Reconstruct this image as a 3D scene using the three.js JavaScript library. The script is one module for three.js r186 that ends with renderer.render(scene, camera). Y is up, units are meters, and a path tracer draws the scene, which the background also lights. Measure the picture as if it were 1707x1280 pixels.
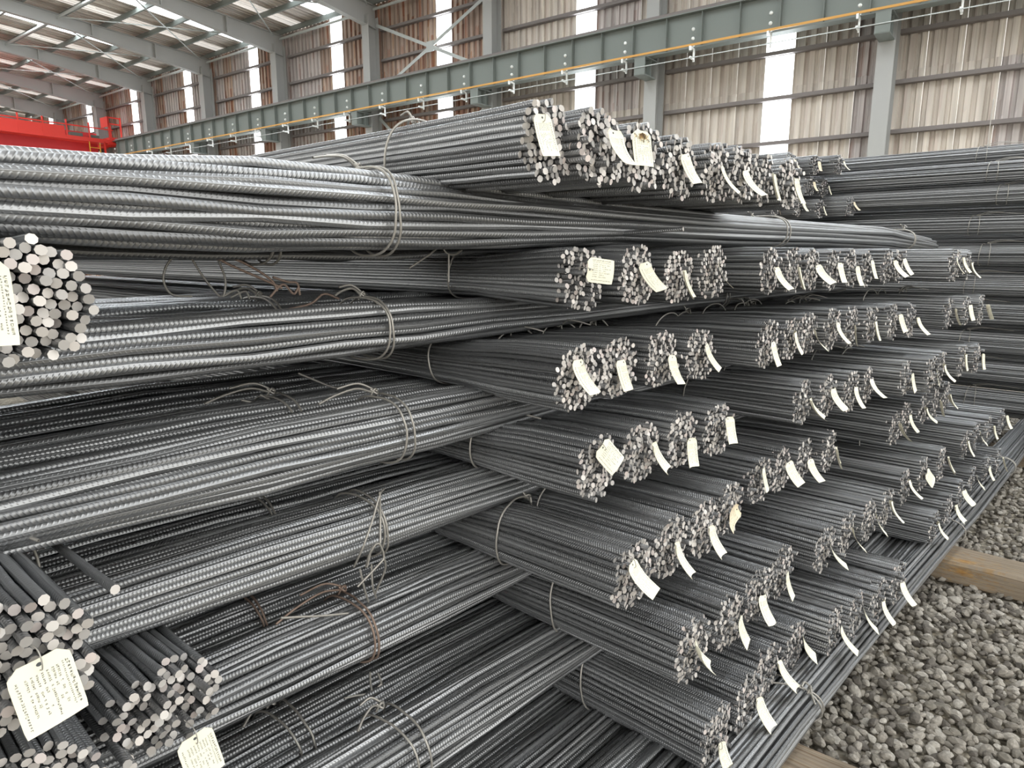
import * as THREE from 'three';
import { RectAreaLightUniformsLib } from 'three/addons/lights/RectAreaLightUniformsLib.js';
import { mergeGeometries } from 'three/addons/utils/BufferGeometryUtils.js';

// ---------------------------------------------------------------- camera, sky, light, exposure
RectAreaLightUniformsLib.init();
const scene = new THREE.Scene();
const renderer = new THREE.WebGLRenderer({ antialias: true });
renderer.toneMapping = THREE.LinearToneMapping;
renderer.toneMappingExposure = 2.45;
renderer.shadowMap.enabled = true;
const EYE = 1.75;                                   // eye height in metres
const PITCH = 11.0 * Math.PI / 180, YAW = 41.1 * Math.PI / 180;
// stack axes: x = along the long side-on bundles, -z = along the bundles whose ends face the viewer
const camera = new THREE.PerspectiveCamera(2 * Math.atan(640 / 1110) * 180 / Math.PI, 1707 / 1280, 0.05, 200);
camera.position.set(0, EYE, 0);
camera.lookAt(Math.cos(YAW) * Math.cos(PITCH), EYE - Math.sin(PITCH), -Math.sin(YAW) * Math.cos(PITCH));
scene.background = new THREE.Color().setRGB(1.0, 0.997, 0.945);      // even overcast sky, seen through the open sides of the hall
scene.backgroundIntensity = 1.0;

const HALL = 0.075;                                 // the hall is turned a little against the stack
const WALL = 18.5, BAY = 5.68, COL0 = 2.9, RIDGE = 15, EAVE = EYE + 9.15, SLOPE = 0.058;
const S0 = COL0 - 2 * BAY, NBAY = 11, S1 = S0 + NBAY * BAY;
// local hall axes: x towards the wall, y up, z = -s (s runs along the wall to the far end)
const WIN = [2.15, 2.85];
const dayColor = 0xf4fbff;
for (let i = 0; i < NBAY; i++) {                   // daylight through the glowing strips in wall and roof
  const s = S0 + i * BAY + (WIN[0] + WIN[1]) / 2;
  const l = new THREE.RectAreaLight(dayColor, 3.0, WIN[1] - WIN[0], 8.6);
  l.position.set(WALL - 0.12, 5.6, -s).applyAxisAngle(new THREE.Vector3(0, 1, 0), HALL);
  l.rotation.y = HALL + Math.PI / 2; l.name = 'window_daylight'; scene.add(l);
  const r = new THREE.RectAreaLight(dayColor, 9.0, WIN[1] - WIN[0], 13);
  r.position.set(WALL - 7.5, EAVE + 7.5 * SLOPE - 0.12, -s).applyAxisAngle(new THREE.Vector3(0, 1, 0), HALL);
  r.rotation.set(-Math.PI / 2, 0, HALL + Math.PI / 2); r.name = 'skylight_daylight'; scene.add(r);
}

// ---------------------------------------------------------------- helpers
let seed = 20240611;
const rnd = () => { seed = (seed + 0x6d2b79f5) | 0; let t = Math.imul(seed ^ (seed >>> 15), 1 | seed); t = (t + Math.imul(t ^ (t >>> 7), 61 | t)) ^ t; return ((t ^ (t >>> 14)) >>> 0) / 4294967296; };
const rr = (a, b) => a + (b - a) * rnd();
const lerp = (a, b, t) => a + (b - a) * t;
const sm = (e0, e1, x) => { const t = Math.min(1, Math.max(0, (x - e0) / (e1 - e0))); return t * t * (3 - 2 * t); };
const nth = ['first', 'second', 'third', 'fourth', 'fifth', 'sixth', 'seventh', 'eighth', 'ninth', 'tenth', 'eleventh', 'twelfth', 'thirteenth', 'fourteenth', 'fifteenth'];
const taken = {};
const numbered = (n) => { const k = taken[n] = (taken[n] ?? -1) + 1; return k ? n + '_' + String(k).padStart(3, '0') : n; };
function shade(o) { o.castShadow = true; o.receiveShadow = true; return o; }
function part(parent, name, geo, mat, label) {
  const m = shade(new THREE.Mesh(geo, mat)); m.name = name; if (label) m.userData.label = label; parent.add(m); return m;
}
function thing(name, label, category, group, hall) {
  const g = new THREE.Group(); g.name = numbered(name); g.userData = { label, category }; if (group) g.userData.group = group;
  if (hall) g.rotation.y = HALL; scene.add(g); return g;
}
function setting(name, hall = true) {
  const g = new THREE.Group(); g.name = name; g.userData.kind = 'structure'; if (hall) g.rotation.y = HALL; scene.add(g); return g;
}
const box = (w, h, d, x = 0, y = 0, z = 0) => new THREE.BoxGeometry(w, h, d).translate(x, y, z);
function beam(p, q, w, h, up = new THREE.Vector3(0, 1, 0)) {      // box of section w x h from p to q
  const a = new THREE.Vector3(...p), b = new THREE.Vector3(...q), d = b.clone().sub(a), L = d.length();
  const g = new THREE.BoxGeometry(w, h, L), m = new THREE.Matrix4();
  const z = d.normalize(), x = new THREE.Vector3().crossVectors(up, z).normalize(), y = new THREE.Vector3().crossVectors(z, x);
  m.makeBasis(x, y, z).setPosition(a.add(b).multiplyScalar(0.5)); return g.applyMatrix4(m);
}
const merge = (list) => mergeGeometries(list.map((g) => (g.index ? g.toNonIndexed() : g)));
function canvasTex(w, h, draw, srgb = true) {
  const c = document.createElement('canvas'); c.width = w; c.height = h; draw(c.getContext('2d'), w, h);
  const t = new THREE.CanvasTexture(c); t.wrapS = t.wrapT = THREE.RepeatWrapping; if (srgb) t.colorSpace = THREE.SRGBColorSpace; return t;
}
function noise2(w, h, cells, oct = 4) {            // tiling value noise, 0..1
  const out = new Float32Array(w * h); let amp = 1, tot = 0;
  for (let o = 0; o < oct; o++) {
    const n = cells << o, g = Float32Array.from({ length: n * n }, rnd);
    for (let y = 0; y < h; y++) for (let x = 0; x < w; x++) {
      const fx = x / w * n, fy = y / h * n, ix = fx | 0, iy = fy | 0, u = sm(0, 1, fx - ix), v = sm(0, 1, fy - iy);
      const q = (i, j) => g[((iy + j) % n) * n + ((ix + i) % n)];
      out[y * w + x] += amp * lerp(lerp(q(0, 0), q(1, 0), u), lerp(q(0, 1), q(1, 1), u), v);
    }
    tot += amp; amp *= 0.5;
  }
  for (let i = 0; i < out.length; i++) out[i] /= tot; return out;
}
function dataTex(w, h, fn, srgb) {
  const d = new Uint8Array(w * h * 4);
  for (let y = 0; y < h; y++) for (let x = 0; x < w; x++) { const c = fn(x, y), i = (y * w + x) * 4; d[i] = c[0]; d[i + 1] = c[1]; d[i + 2] = c[2]; d[i + 3] = 255; }
  const t = new THREE.DataTexture(d, w, h); t.wrapS = t.wrapT = THREE.RepeatWrapping; t.magFilter = THREE.LinearFilter; t.needsUpdate = true;
  if (srgb) t.colorSpace = THREE.SRGBColorSpace; return t;
}

// ---------------------------------------------------------------- materials
const RIBS = 4;
const ribTex = dataTex(96, 128, (x, y) => {        // crescent ribs on both halves of a bar, a lengthwise rib between them
  const u = (x + 0.5) / 96, v = (y + 0.5) / 128, half = u < 0.5 ? 0 : 1, f = u * 2 - half;
  let ph = v * RIBS + (half ? -1 : 1) * (f - 0.5) * 1.7; ph -= Math.floor(ph);
  const ridge = Math.exp(-(((ph - 0.5) / 0.17) ** 2)) * Math.pow(Math.max(0, Math.sin(Math.PI * f)), 0.7);
  const long = Math.exp(-((Math.min(f, 1 - f) / 0.06) ** 2)) * 0.9;
  const h = Math.min(1, Math.max(ridge, long)) * 255; return [h, h, h];
});
const steel = new THREE.MeshStandardMaterial({ name: 'rolled_steel', color: new THREE.Color().setRGB(0.325, 0.33, 0.338), vertexColors: true, metalness: 0.75, roughness: 0.36, bumpMap: ribTex, bumpScale: 0.0011 });
const cutSteel = new THREE.MeshStandardMaterial({ name: 'sheared_steel', color: new THREE.Color().setRGB(0.70, 0.665, 0.64), vertexColors: true, metalness: 0.25, roughness: 0.5 });
const BAR = [steel, cutSteel];
const wireMat = new THREE.MeshStandardMaterial({ name: 'tie_wire', color: new THREE.Color().setRGB(0.42, 0.40, 0.37), metalness: 0.5, roughness: 0.45 });
const rustWire = new THREE.MeshStandardMaterial({ name: 'rusty_wire', color: new THREE.Color().setRGB(0.30, 0.22, 0.18), metalness: 0.4, roughness: 0.6 });
function tagPrint(burnt) {
  return canvasTex(192, 320, (c, w, h) => {
    c.fillStyle = '#fbf7e2'; c.fillRect(0, 0, w, h);
    const glyph = (x, y, s) => {                   // an illegible printed character
      c.lineWidth = Math.max(1, s * 0.13);
      for (let k = 0; k < 5; k++) { c.beginPath(); const q = rnd() * s, hz = rnd() < 0.5; hz ? (c.moveTo(x + rr(0, .3) * s, y + q), c.lineTo(x + rr(.6, 1) * s, y + q)) : (c.moveTo(x + q, y + rr(0, .3) * s), c.lineTo(x + q, y + rr(.6, 1) * s)); c.stroke(); }
    };
    c.strokeStyle = '#4a4944';
    c.save(); c.translate(w, 0); c.rotate(Math.PI / 2);          // the print runs along the length of the tag
    const rowsOf = [[60, 14, 11, 17], [86, 9, 8, 30], [104, 9, 8, 11], [118, 9, 8, 14], [134, 9, 8, 9], [150, 9, 8, 13]];
    for (let k = 0; k < 14; k++) glyph(62 + k * 16, 12, 12);
    for (let k = 0; k < 22; k++) glyph(62 + k * 10, 30, 6);
    for (const [y, s, , n] of [[46, 8, 0, 13], [60, 8, 0, 9], [76, 8, 0, 16], [92, 8, 0, 10], [108, 8, 0, 14], [124, 8, 0, 8], [140, 8, 0, 12]]) {
      for (let k = 0; k < 6; k++) glyph(66 + k * 10, y, s);
      for (let k = 0; k < n; k++) if (rnd() < 0.72) glyph(140 + k * 9.5, y, s);
    }
    for (let k = 0; k < 18; k++) glyph(62 + k * 13, 166, 9);
    c.restore();
    c.fillStyle = '#55585a'; c.beginPath(); c.arc(w * 0.5, 26, 9, 0, 7); c.fill();
    if (burnt) for (let k = 0; k < 260; k++) {     // scorch marks round the hole
      c.fillStyle = ['rgba(30,20,12,.35)', 'rgba(120,80,30,.25)', 'rgba(170,130,60,.22)'][k % 3];
      const r = Math.abs(rr(-1, 1) * rr(0, 1)) * 95, t = rr(0, 6.3); c.beginPath(); c.ellipse(w * 0.52 + Math.cos(t) * r, 30 + Math.abs(Math.sin(t)) * r * 1.0, rr(2, 11), rr(3, 16), rr(0, 3), 0, 7); c.fill();
    }
  });
}
const paper = (map) => new THREE.MeshStandardMaterial({ name: 'tag_paper', map, roughness: 0.75 });
const TAGS = [paper(tagPrint()), paper(tagPrint()), paper(tagPrint())], TAG_BURNT = paper(tagPrint(true));
const pinkTag = new THREE.MeshStandardMaterial({ name: 'tag_paper_aged', map: TAGS[0].map, color: 0xf2e8e0, roughness: 0.8 });

// ---------------------------------------------------------------- bars
class Bars {                                        // collects bars; sides and cut ends are two material groups
  constructor() { this.p = []; this.n = []; this.uv = []; this.c = []; this.side = []; this.cap = []; }
  add(pts, r, sides, tone, rot, capTone, ends = 3) {
    const N = pts.length, v0 = this.p.length / 3, u0 = rnd() * 4;
    let dist = 0; const kA = rr(-0.3, 0.3), kB = rr(-0.3, 0.3);
    const d = [0, 0, 0];
    for (let i = 0; i < N; i++) {
      const a = pts[Math.max(0, i - 1)], b = pts[Math.min(N - 1, i + 1)];
      d[0] = b[0] - a[0]; d[1] = b[1] - a[1]; d[2] = b[2] - a[2];
      if (i) dist += Math.hypot(pts[i][0] - pts[i - 1][0], pts[i][1] - pts[i - 1][1], pts[i][2] - pts[i - 1][2]);
      const my = d[1] / d[0], mz = d[2] / d[0], t = tone * (1 + rr(-0.06, 0.06));
      for (let k = 0; k <= sides; k++) {
        const th = k / sides * Math.PI * 2 + rot, cy = Math.cos(th), cz = Math.sin(th), tilt = i === 0 ? (kA * cy + kB * cz) * r : i === N - 1 ? -(kA * cy + kB * cz) * r : 0;
        this.p.push(pts[i][0] + tilt - (my * cy + mz * cz) * r, pts[i][1] + cy * r, pts[i][2] + cz * r);
        const l = Math.hypot(my * cy + mz * cz, 1);
        this.n.push(-(my * cy + mz * cz) / l, cy / l, cz / l);
        this.uv.push(k / sides, u0 + dist / (RIBS * 0.95 * r)); this.c.push(t, t, t * 1.01);
      }
    }
    const row = sides + 1;
    for (let i = 0; i < N - 1; i++) for (let k = 0; k < sides; k++) {
      const a = v0 + i * row + k, b = a + 1, e = a + row, f = e + 1; this.side.push(a, b, e, b, f, e);
    }
    for (const end of [0, 1]) {
      if (!(ends & (1 << end))) continue;
      const i = end ? N - 1 : 0, s = end ? 1 : -1, w0 = this.p.length / 3, l = Math.hypot(1, kA, kB);
      const warm = rr(-0.015, 0.02), rust = rnd() < 0.15 ? 0.94 : 1;
      for (let k = 0; k < sides; k++) {
        const o = (v0 + i * row + k) * 3; this.p.push(this.p[o], this.p[o + 1], this.p[o + 2]);
        this.n.push(s / l, kA / l, kB / l); this.uv.push(0, 0); this.c.push(capTone * (1 + warm), capTone * rust, capTone * (1 - warm) * rust);
      }
      for (let k = 1; k < sides - 1; k++) s > 0 ? this.cap.push(w0, w0 + k, w0 + k + 1) : this.cap.push(w0, w0 + k + 1, w0 + k);
    }
    return this;
  }
  geometry() {
    const g = new THREE.BufferGeometry();
    g.setAttribute('position', new THREE.Float32BufferAttribute(this.p, 3)); g.setAttribute('normal', new THREE.Float32BufferAttribute(this.n, 3));
    g.setAttribute('uv', new THREE.Float32BufferAttribute(this.uv, 2)); g.setAttribute('color', new THREE.Float32BufferAttribute(this.c, 3));
    g.setIndex([...this.side, ...this.cap].length > 0 ? this.side.concat(this.cap) : []);
    g.addGroup(0, this.side.length, 0); if (this.cap.length) g.addGroup(this.side.length, this.cap.length, 1); return g;
  }
}
const inside = (y, z, h, w, e = 2.5) => Math.pow(Math.abs(y) / (h / 2), e) + Math.pow(Math.abs(z) / (w / 2), e);
function pack(d, w, h, shellDepth) {                // positions of bars across a bundle
  const out = [], p = d * 1.025, rowH = p * 0.866, hh = h - d, ww = w - d, a = rr(-0.25, 0.25), ca = Math.cos(a), sa = Math.sin(a), oy = rr(0, p), oz = rr(0, p), n = Math.ceil((w + h) / rowH);
  for (let j = -n; j <= n; j++) for (let i = -n; i <= n; i++) {
    const z0 = (i + (j & 1) / 2) * p + oz, y0 = j * rowH + oy, y = y0 * ca - z0 * sa + rr(-1, 1) * d * 0.08, z = y0 * sa + z0 * ca + rr(-1, 1) * d * 0.08;
    if (inside(y, z, hh, ww) > 1) continue;
    if (shellDepth && inside(y, z, hh - 2 * shellDepth, ww - 2 * shellDepth) < 1) continue;
    out.push([y, z]);
  }
  return out;
}
// a wire loop round a bundle, closed, with a knot and tails
function wireLoop(w, h, x0, o = {}) {
  const e = 2.5, r = o.r ?? 0.0033, lean = o.lean ?? 0.01, pts = [], list = [], N = 22, up = o.up ?? 0;
  for (let k = 0; k < N; k++) {
    const t = k / N * Math.PI * 2, c = Math.cos(t), s = Math.sin(t), q = Math.pow(Math.pow(Math.abs(c), e) + Math.pow(Math.abs(s), e), -1 / e);
    pts.push(new THREE.Vector3(x0 + lean * Math.sin(t * 1 + (o.ph ?? 0)) + rr(-.002, .002), (h / 2 + r + (c > 0.3 ? up * (c - .3) : 0)) * c * q, (w / 2 + r) * s * q));
  }
  list.push(new THREE.TubeGeometry(new THREE.CatmullRomCurve3(pts, true), 44, r, 5, true));
  return list;
}
function wirePath(points, r = 0.0033) { return new THREE.TubeGeometry(new THREE.CatmullRomCurve3(points.map((p) => new THREE.Vector3(...p))), Math.max(8, points.length * 5), r, 5, false); }
function tieGeo(w, h, x, o = {}) {
  const list = wireLoop(w, h, x, { lean: o.lean ?? 0.015, ph: o.ph ?? 0, up: o.up ?? 0 });
  if (o.double) list.push(...wireLoop(w + .002, h + .002, x + (o.gap ?? 0.035), { lean: (o.lean ?? 0.015) * -0.6, ph: 1 }));
  const ky = (o.ky ?? 0.5) * h + 0.006, kz = (o.kz ?? 0.15) * w, t = o.tail ?? 0.12, td = o.td ?? -1;
  if (o.knot !== false) {
    const x2 = x + (o.double ? 0.02 : 0);
    list.push(wirePath([[x2 - .012, ky - .01, kz], [x2, ky + .012, kz + .006], [x2 + .014, ky + .004, kz - .004], [x2 + .004, ky - .002, kz + .01], [x2 - .01, ky + .012, kz]]));
    list.push(wirePath([[x2, ky, kz], [x2 + td * t * .3, ky + .022, kz + .012], [x2 + td * t * .7, ky + .018, kz + .03], [x2 + td * t, ky + .008, kz + .05]]));
    list.push(wirePath([[x2 + .01, ky + .004, kz], [x2 + td * t * .2, ky + .03, kz - .012], [x2 + td * t * .55, ky + .026, kz - .01]]));
  }
  return merge(list);
}
function tagGeo(W, L, curl, bend) {                 // a stiff paper tag, curled, hole end at the origin, hanging to -y, face to -x
  const nx = 4, ny = 9, pos = [], uv = [], idx = [], T = 0.0009;
  for (const side of [0, 1]) for (let j = 0; j <= ny; j++) for (let i = 0; i <= nx; i++) {
    const v = j / ny, u = i / nx - 0.5, k = v < 0.12 ? lerp(0.62, 1, v / 0.12) : v > 0.97 ? 0.97 : 1, y = -v * L + 0.008, z = u * W * k;
    const x = -curl * v * v * L + bend * (u * u) * W * 2 + side * T;
    pos.push(x, y, z); uv.push(side ? 0.5 + u * k : 0.5 + u * k, 1 - v);
  }
  const row = nx + 1, S = row * (ny + 1);
  for (let j = 0; j < ny; j++) for (let i = 0; i < nx; i++) { const a = j * row + i, b = a + 1, c = a + row, d = c + 1; idx.push(a, b, c, b, d, c); idx.push(S + a, S + c, S + b, S + b, S + c, S + d); }
  const rim = (a, b) => idx.push(a, S + a, b, b, S + a, S + b);
  for (let i = 0; i < nx; i++) { rim(i + 1, i); rim(ny * row + i, ny * row + i + 1); }
  for (let j = 0; j < ny; j++) { rim(j * row, (j + 1) * row); rim((j + 1) * row + nx, j * row + nx); }
  const g = new THREE.BufferGeometry(); g.setAttribute('position', new THREE.Float32BufferAttribute(pos, 3)); g.setAttribute('uv', new THREE.Float32BufferAttribute(uv, 2)); g.setIndex(idx); g.computeVertexNormals(); return g;
}
const TAGW = 0.058, TAGL = 0.094;
const tagShapes = [0.12, 0.25, 0.38, 0.5].flatMap((c) => [0.0, 0.35, -0.3].map((b) => tagGeo(TAGW, TAGL, c, b)));

/* one bundle. o: along 'A' (x) or 'B' (-z); a, b = where its near end / start lies, z = height of its middle over the eye,
   len, d = bar size, w, h = section, st = stations along it, sec(x) -> [height factor, width factor, lift, sidestep] */
function bundle(o) {
  const g = thing(o.name ?? 'rebar_bundle', o.label, 'rebar bundle', o.group);
  g.position.set(o.a, EYE + o.z - o.h / 2, -o.b); g.rotation.y = (o.along === 'B' ? Math.PI / 2 : 0) + (o.yaw ?? 0);
  const st = o.st, mid = o.h / 2, spots = pack(o.d, o.w, o.h, o.shell ? o.d * 2.1 : 0), sides = o.sides ?? (o.single ? 9 : 6), all = o.single ? null : new Bars();
  for (const [y, z] of spots) {
    const j = o.ragged ? (rnd() < 0.12 ? rr(-2.4, 2.4) : rr(-1, 1)) * o.ragged : 0, wob = o.d * (o.loose ?? 0.35), sp = o.splay ?? 0;
    const pts = st.map((x, i) => {
      const [fy, fz, dy, dz] = o.sec ? o.sec(x) : [1, 1, 0, 0], e = i === 0 ? sp : 0;
      return [x + (i === 0 ? j : 0), mid + y * fy * (1 + e) + dy + rr(-wob, wob) * (i ? 1 : 1.3), z * fz * (1 + e) + dz + rr(-wob, wob) * (i ? 1 : 1.3)];
    });
    const tone = rr(0.62, 1.25), cap = rr(0.55, 1.15), b = all ?? new Bars();
    b.add(pts, o.d / 2, sides, tone, rr(0, 6.28), cap, o.ends ?? 1);
    if (!all) part(g, 'steel_bar', b.geometry(), BAR);
  }
  if (all) { const m = part(g, 'steel_bars', all.geometry(), BAR); m.userData.kind = 'stuff'; }
  for (const t of o.ties ?? []) {
    const [fy, fz, dy, dz] = o.sec ? o.sec(t.x) : [1, 1, 0, 0];
    const m = part(g, 'tie_wire', tieGeo(o.w * fz, o.h * fy, t.x, t), t.rust ? rustWire : wireMat); m.position.set(0, mid + dy, dz);
  }
  for (const t of o.tags ?? []) {
    const m = part(g, 'paper_tag', t.geo ?? tagShapes[Math.floor(rnd() * tagShapes.length)], t.mat ?? TAGS[Math.floor(rnd() * 3)], t.label ?? 'cream paper tag with fine print');
    m.position.set(-(o.ragged ?? 0.02) * 1.5 - (t.out ?? 0.012), mid + (t.y ?? rr(0.0, 0.04)), t.z ?? rr(-.03, .02));
    m.rotation.set(t.roll ?? rr(-0.25, 0.15), t.turn ?? rr(-0.2, 0.5), t.tip ?? rr(-0.25, -0.05), 'YXZ');
    if (t.wire) part(m, 'tag_wire', wirePath([[0.03, .03, 0], [-.004, .02, .003], [-.006, -.008, 0], [.02, -.006, -.003]], .0011), wireMat);
  }
  return g;
}

// ---------------------------------------------------------------- ground
const gn = noise2(512, 512, 8, 5), gf = noise2(512, 512, 64, 2);
const gravelMap = dataTex(512, 512, (x, y) => { const i = y * 512 + x, k = 0.55 + 0.35 * gn[i] + 0.5 * (gf[i] - 0.5); return [196 * k, 186 * k, 168 * k]; }, true);
const gravelBump = dataTex(512, 512, (x, y) => { const v = 255 * gf[y * 512 + x]; return [v, v, v]; });
const groundMat = new THREE.MeshStandardMaterial({ name: 'gravel_bed', map: gravelMap, bumpMap: gravelBump, bumpScale: 0.02, roughness: 1 });
const fg = new THREE.PlaneGeometry(WALL + 70, S1 - S0 + 100); fg.rotateX(-Math.PI / 2);
{ const p = fg.attributes.position, u = fg.attributes.uv; for (let i = 0; i < p.count; i++) u.setXY(i, p.getX(i) / 1.3, p.getZ(i) / 1.3); }
const floor = shade(new THREE.Mesh(fg, groundMat)); floor.name = 'floor'; floor.userData.kind = 'structure'; floor.rotation.y = HALL;
{ const c = new THREE.Vector3((WALL - 70) / 2 + .5, -0.012, -(S0 + S1) / 2 + 40).applyAxisAngle(new THREE.Vector3(0, 1, 0), HALL); floor.position.copy(c); }
scene.add(floor);
function stoneGeo() {
  const g = new THREE.IcosahedronGeometry(0.5, 1), p = g.attributes.position, dirs = Array.from({ length: 7 }, () => [new THREE.Vector3(rr(-1, 1), rr(-1, 1), rr(-1, 1)).normalize(), rr(0.28, 0.42)]), v = new THREE.Vector3();
  for (let i = 0; i < p.count; i++) {             // a pebble broken along a few planes
    v.fromBufferAttribute(p, i);
    for (const [n, d] of dirs) { const k = v.dot(n); if (k > d) v.addScaledVector(n, d - k); }
    p.setXYZ(i, v.x, v.y * 0.72, v.z * 0.86);
  }
  g.computeVertexNormals(); return g;
}
const stoneGeos = Array.from({ length: 6 }, stoneGeo);
const stoneTex = dataTex(64, 64, (() => { const n = noise2(64, 64, 8, 3); return (x, y) => { const k = 0.8 + 0.35 * n[y * 64 + x]; return [215 * k, 215 * k, 215 * k]; }; })(), true);
const stoneMat = (c) => new THREE.MeshStandardMaterial({ name: 'crushed_stone', color: c, map: stoneTex, roughness: 0.95 });
const stoneMats = [0xaea79d, 0x989288, 0xbdb6ac, 0x7e7871, 0xccc6bd].map(stoneMat);
{
  const spots = [], m4 = new THREE.Matrix4(), inv = new THREE.Matrix4();
  for (let a = 1.5; a < 9.2; a += a < 4 ? 0.030 : 0.042) for (let b = 0.85; b > -1.9; b -= a < 4 ? 0.030 : 0.042) {
    if (b < 0.55 - 0.36 * (a - 0.6) ) continue;    // outside the view
    if (a > 5 && b > 0.9) continue;
    spots.push([a + rr(-.016, .016), b + rr(-.016, .016)]);
  }
  floor.updateMatrixWorld(true); inv.copy(floor.matrixWorld).invert();
  const q = new THREE.Quaternion(), dirv = new THREE.Vector3(Math.cos(YAW) * Math.cos(PITCH), -Math.sin(PITCH), -Math.sin(YAW) * Math.cos(PITCH));
  const list = spots.map(([a, b]) => {
    const s = Math.pow(rnd(), 1.6) * 0.032 + 0.026, depth = dirv.x * a + dirv.y * -EYE + dirv.z * -b, px = (a * Math.sin(YAW) - b * Math.cos(YAW)) / depth;
    q.setFromEuler(new THREE.Euler(rr(-.5, .5), rr(0, 6.3), rr(-.5, .5)));
    const m = new THREE.Matrix4().compose(new THREE.Vector3(a, rr(-0.006, 0.016), -b), q, new THREE.Vector3(s * rr(.85, 1.3), s * rr(.8, 1.1), s)).premultiply(inv);
    return { m, size: s / depth, vis: px < 0.76 && b < 0.52 - 0.03 * (a - 2) };
  });
  const big = list.filter((x) => x.vis).sort((x, y) => y.size - x.size).slice(0, 300), set = new Set(big);
  for (const s of big) {
    const k = part(floor, 'stone', stoneGeos[Math.floor(rnd() * 6)], stoneMats[Math.floor(rnd() * 5)]); s.m.decompose(k.position, k.quaternion, k.scale);
  }
  const rest = list.filter((x) => !set.has(x)), white = stoneMat(0xffffff), col = new THREE.Color();
  const per = stoneGeos.map((_, i) => rest.filter((_, j) => j % 6 === i));
  per.forEach((l, i) => {
    const im = new THREE.InstancedMesh(stoneGeos[i], white, l.length); im.name = 'gravel'; im.userData.kind = 'stuff'; shade(im);
    l.forEach((x, j) => { im.setMatrixAt(j, x.m); col.set([0xaea79d, 0x989288, 0xbdb6ac, 0x7e7871, 0xccc6bd][Math.floor(rnd() * 5)]); im.setColorAt(j, col); });
    floor.add(im);
  });
}

// ---------------------------------------------------------------- hall: wall, strips, roof
const sheetTexs = [];
function sheetTex(base, streaks) {                  // weathered sheet: long vertical streaks and stains
  const n1 = noise2(128, 512, 4, 4);
  return canvasTex(128, 512, (c, w, h) => {
    c.fillStyle = base; c.fillRect(0, 0, w, h);
    for (const [col, num, wid] of streaks) for (let k = 0; k < num; k++) {
      c.fillStyle = col; const x = rr(-4, w), y = rr(-60, h), l = rr(40, 330), q = rr(0.4, 1) * wid;
      c.beginPath(); c.moveTo(x, y); c.lineTo(x + q, y + rr(0, 14)); c.lineTo(x + q * rr(.6, 1), y + l); c.lineTo(x + q * .3, y + l * rr(.8, 1)); c.fill();
    }
    const im = c.getImageData(0, 0, w, h); for (let i = 0; i < w * h; i++) { const k = 0.86 + 0.28 * n1[i]; for (let j = 0; j < 3; j++) im.data[i * 4 + j] *= k; } c.putImageData(im, 0, 0);
  });
}
const sheetMat = (t) => new THREE.MeshStandardMaterial({ name: 'weathered_sheet', map: t, roughness: 0.8, metalness: 0.1 });
const beige = [0, 1, 2].map(() => sheetMat(sheetTex('#cdc4ba', [['rgba(232,222,210,.22)', 12, 16], ['rgba(135,120,112,.20)', 16, 10], ['rgba(165,140,128,.20)', 10, 18]])));
const lilac = [0, 1].map(() => sheetMat(sheetTex('#bcb4b0', [['rgba(222,212,208,.3)', 14, 14], ['rgba(130,114,112,.28)', 18, 10], ['rgba(140,100,90,.25)', 10, 16]])));
const rusty = [0, 1, 2].map(() => sheetMat(sheetTex('#ad9a8e', [['rgba(140,84,60,.45)', 18, 22], ['rgba(205,170,120,.4)', 12, 8], ['rgba(110,70,58,.4)', 16, 14], ['rgba(228,205,170,.4)', 8, 5]])));
function corrugated(width, height, pitch, depth) {  // trapezoid ribs across z, height along y, face to -x; solid thin sheet
  const n = Math.max(1, Math.round(width / pitch)), p = width / n, prof = [];
  for (let i = 0; i < n; i++) for (const [t, d] of [[0, 0], [0.5, 0], [0.6, 1], [0.9, 1]]) prof.push([(i + t) * p, d * depth]);
  prof.push([width, 0]);
  const sh = new THREE.Shape(); prof.forEach(([z, d], i) => (i ? sh.lineTo(z, d) : sh.moveTo(z, d))); for (let i = prof.length - 1; i >= 0; i--) sh.lineTo(prof[i][0], prof[i][1] + 0.004);
  const g = new THREE.ExtrudeGeometry(sh, { depth: height, bevelEnabled: false });        // x = along, y = depth, z = height
  const pos = g.attributes.position, uv = g.attributes.uv;
  for (let i = 0; i < pos.count; i++) { const x = pos.getX(i), y = pos.getY(i), z = pos.getZ(i); pos.setXYZ(i, y, z, -x); uv.setXY(i, x / width, z / height); }
  g.computeVertexNormals(); return g;
}
const LEFTW = WIN[0] / 3, RIGHTW = (BAY - WIN[1]) / 4, SPLIT = 6.0, TOPZ = EAVE - 0.05;
const gSheet = { l0: corrugated(LEFTW - .004, SPLIT, 0.24, 0.065), l1: corrugated(LEFTW - .004, TOPZ - SPLIT + .1, 0.24, 0.065), r0: corrugated(RIGHTW - .004, SPLIT, 0.24, 0.065), r1: corrugated(RIGHTW - .004, TOPZ - SPLIT + .1, 0.24, 0.065) };
const wall = setting('wall_back');
const winMat = new THREE.MeshStandardMaterial({ name: 'daylit_window_sheet', color: 0xffffff, emissive: 0xf4fbff, emissiveIntensity: 1.3, roughness: 0.6 });
const gWin = corrugated(WIN[1] - WIN[0], TOPZ, 0.24, 0.065);
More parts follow.
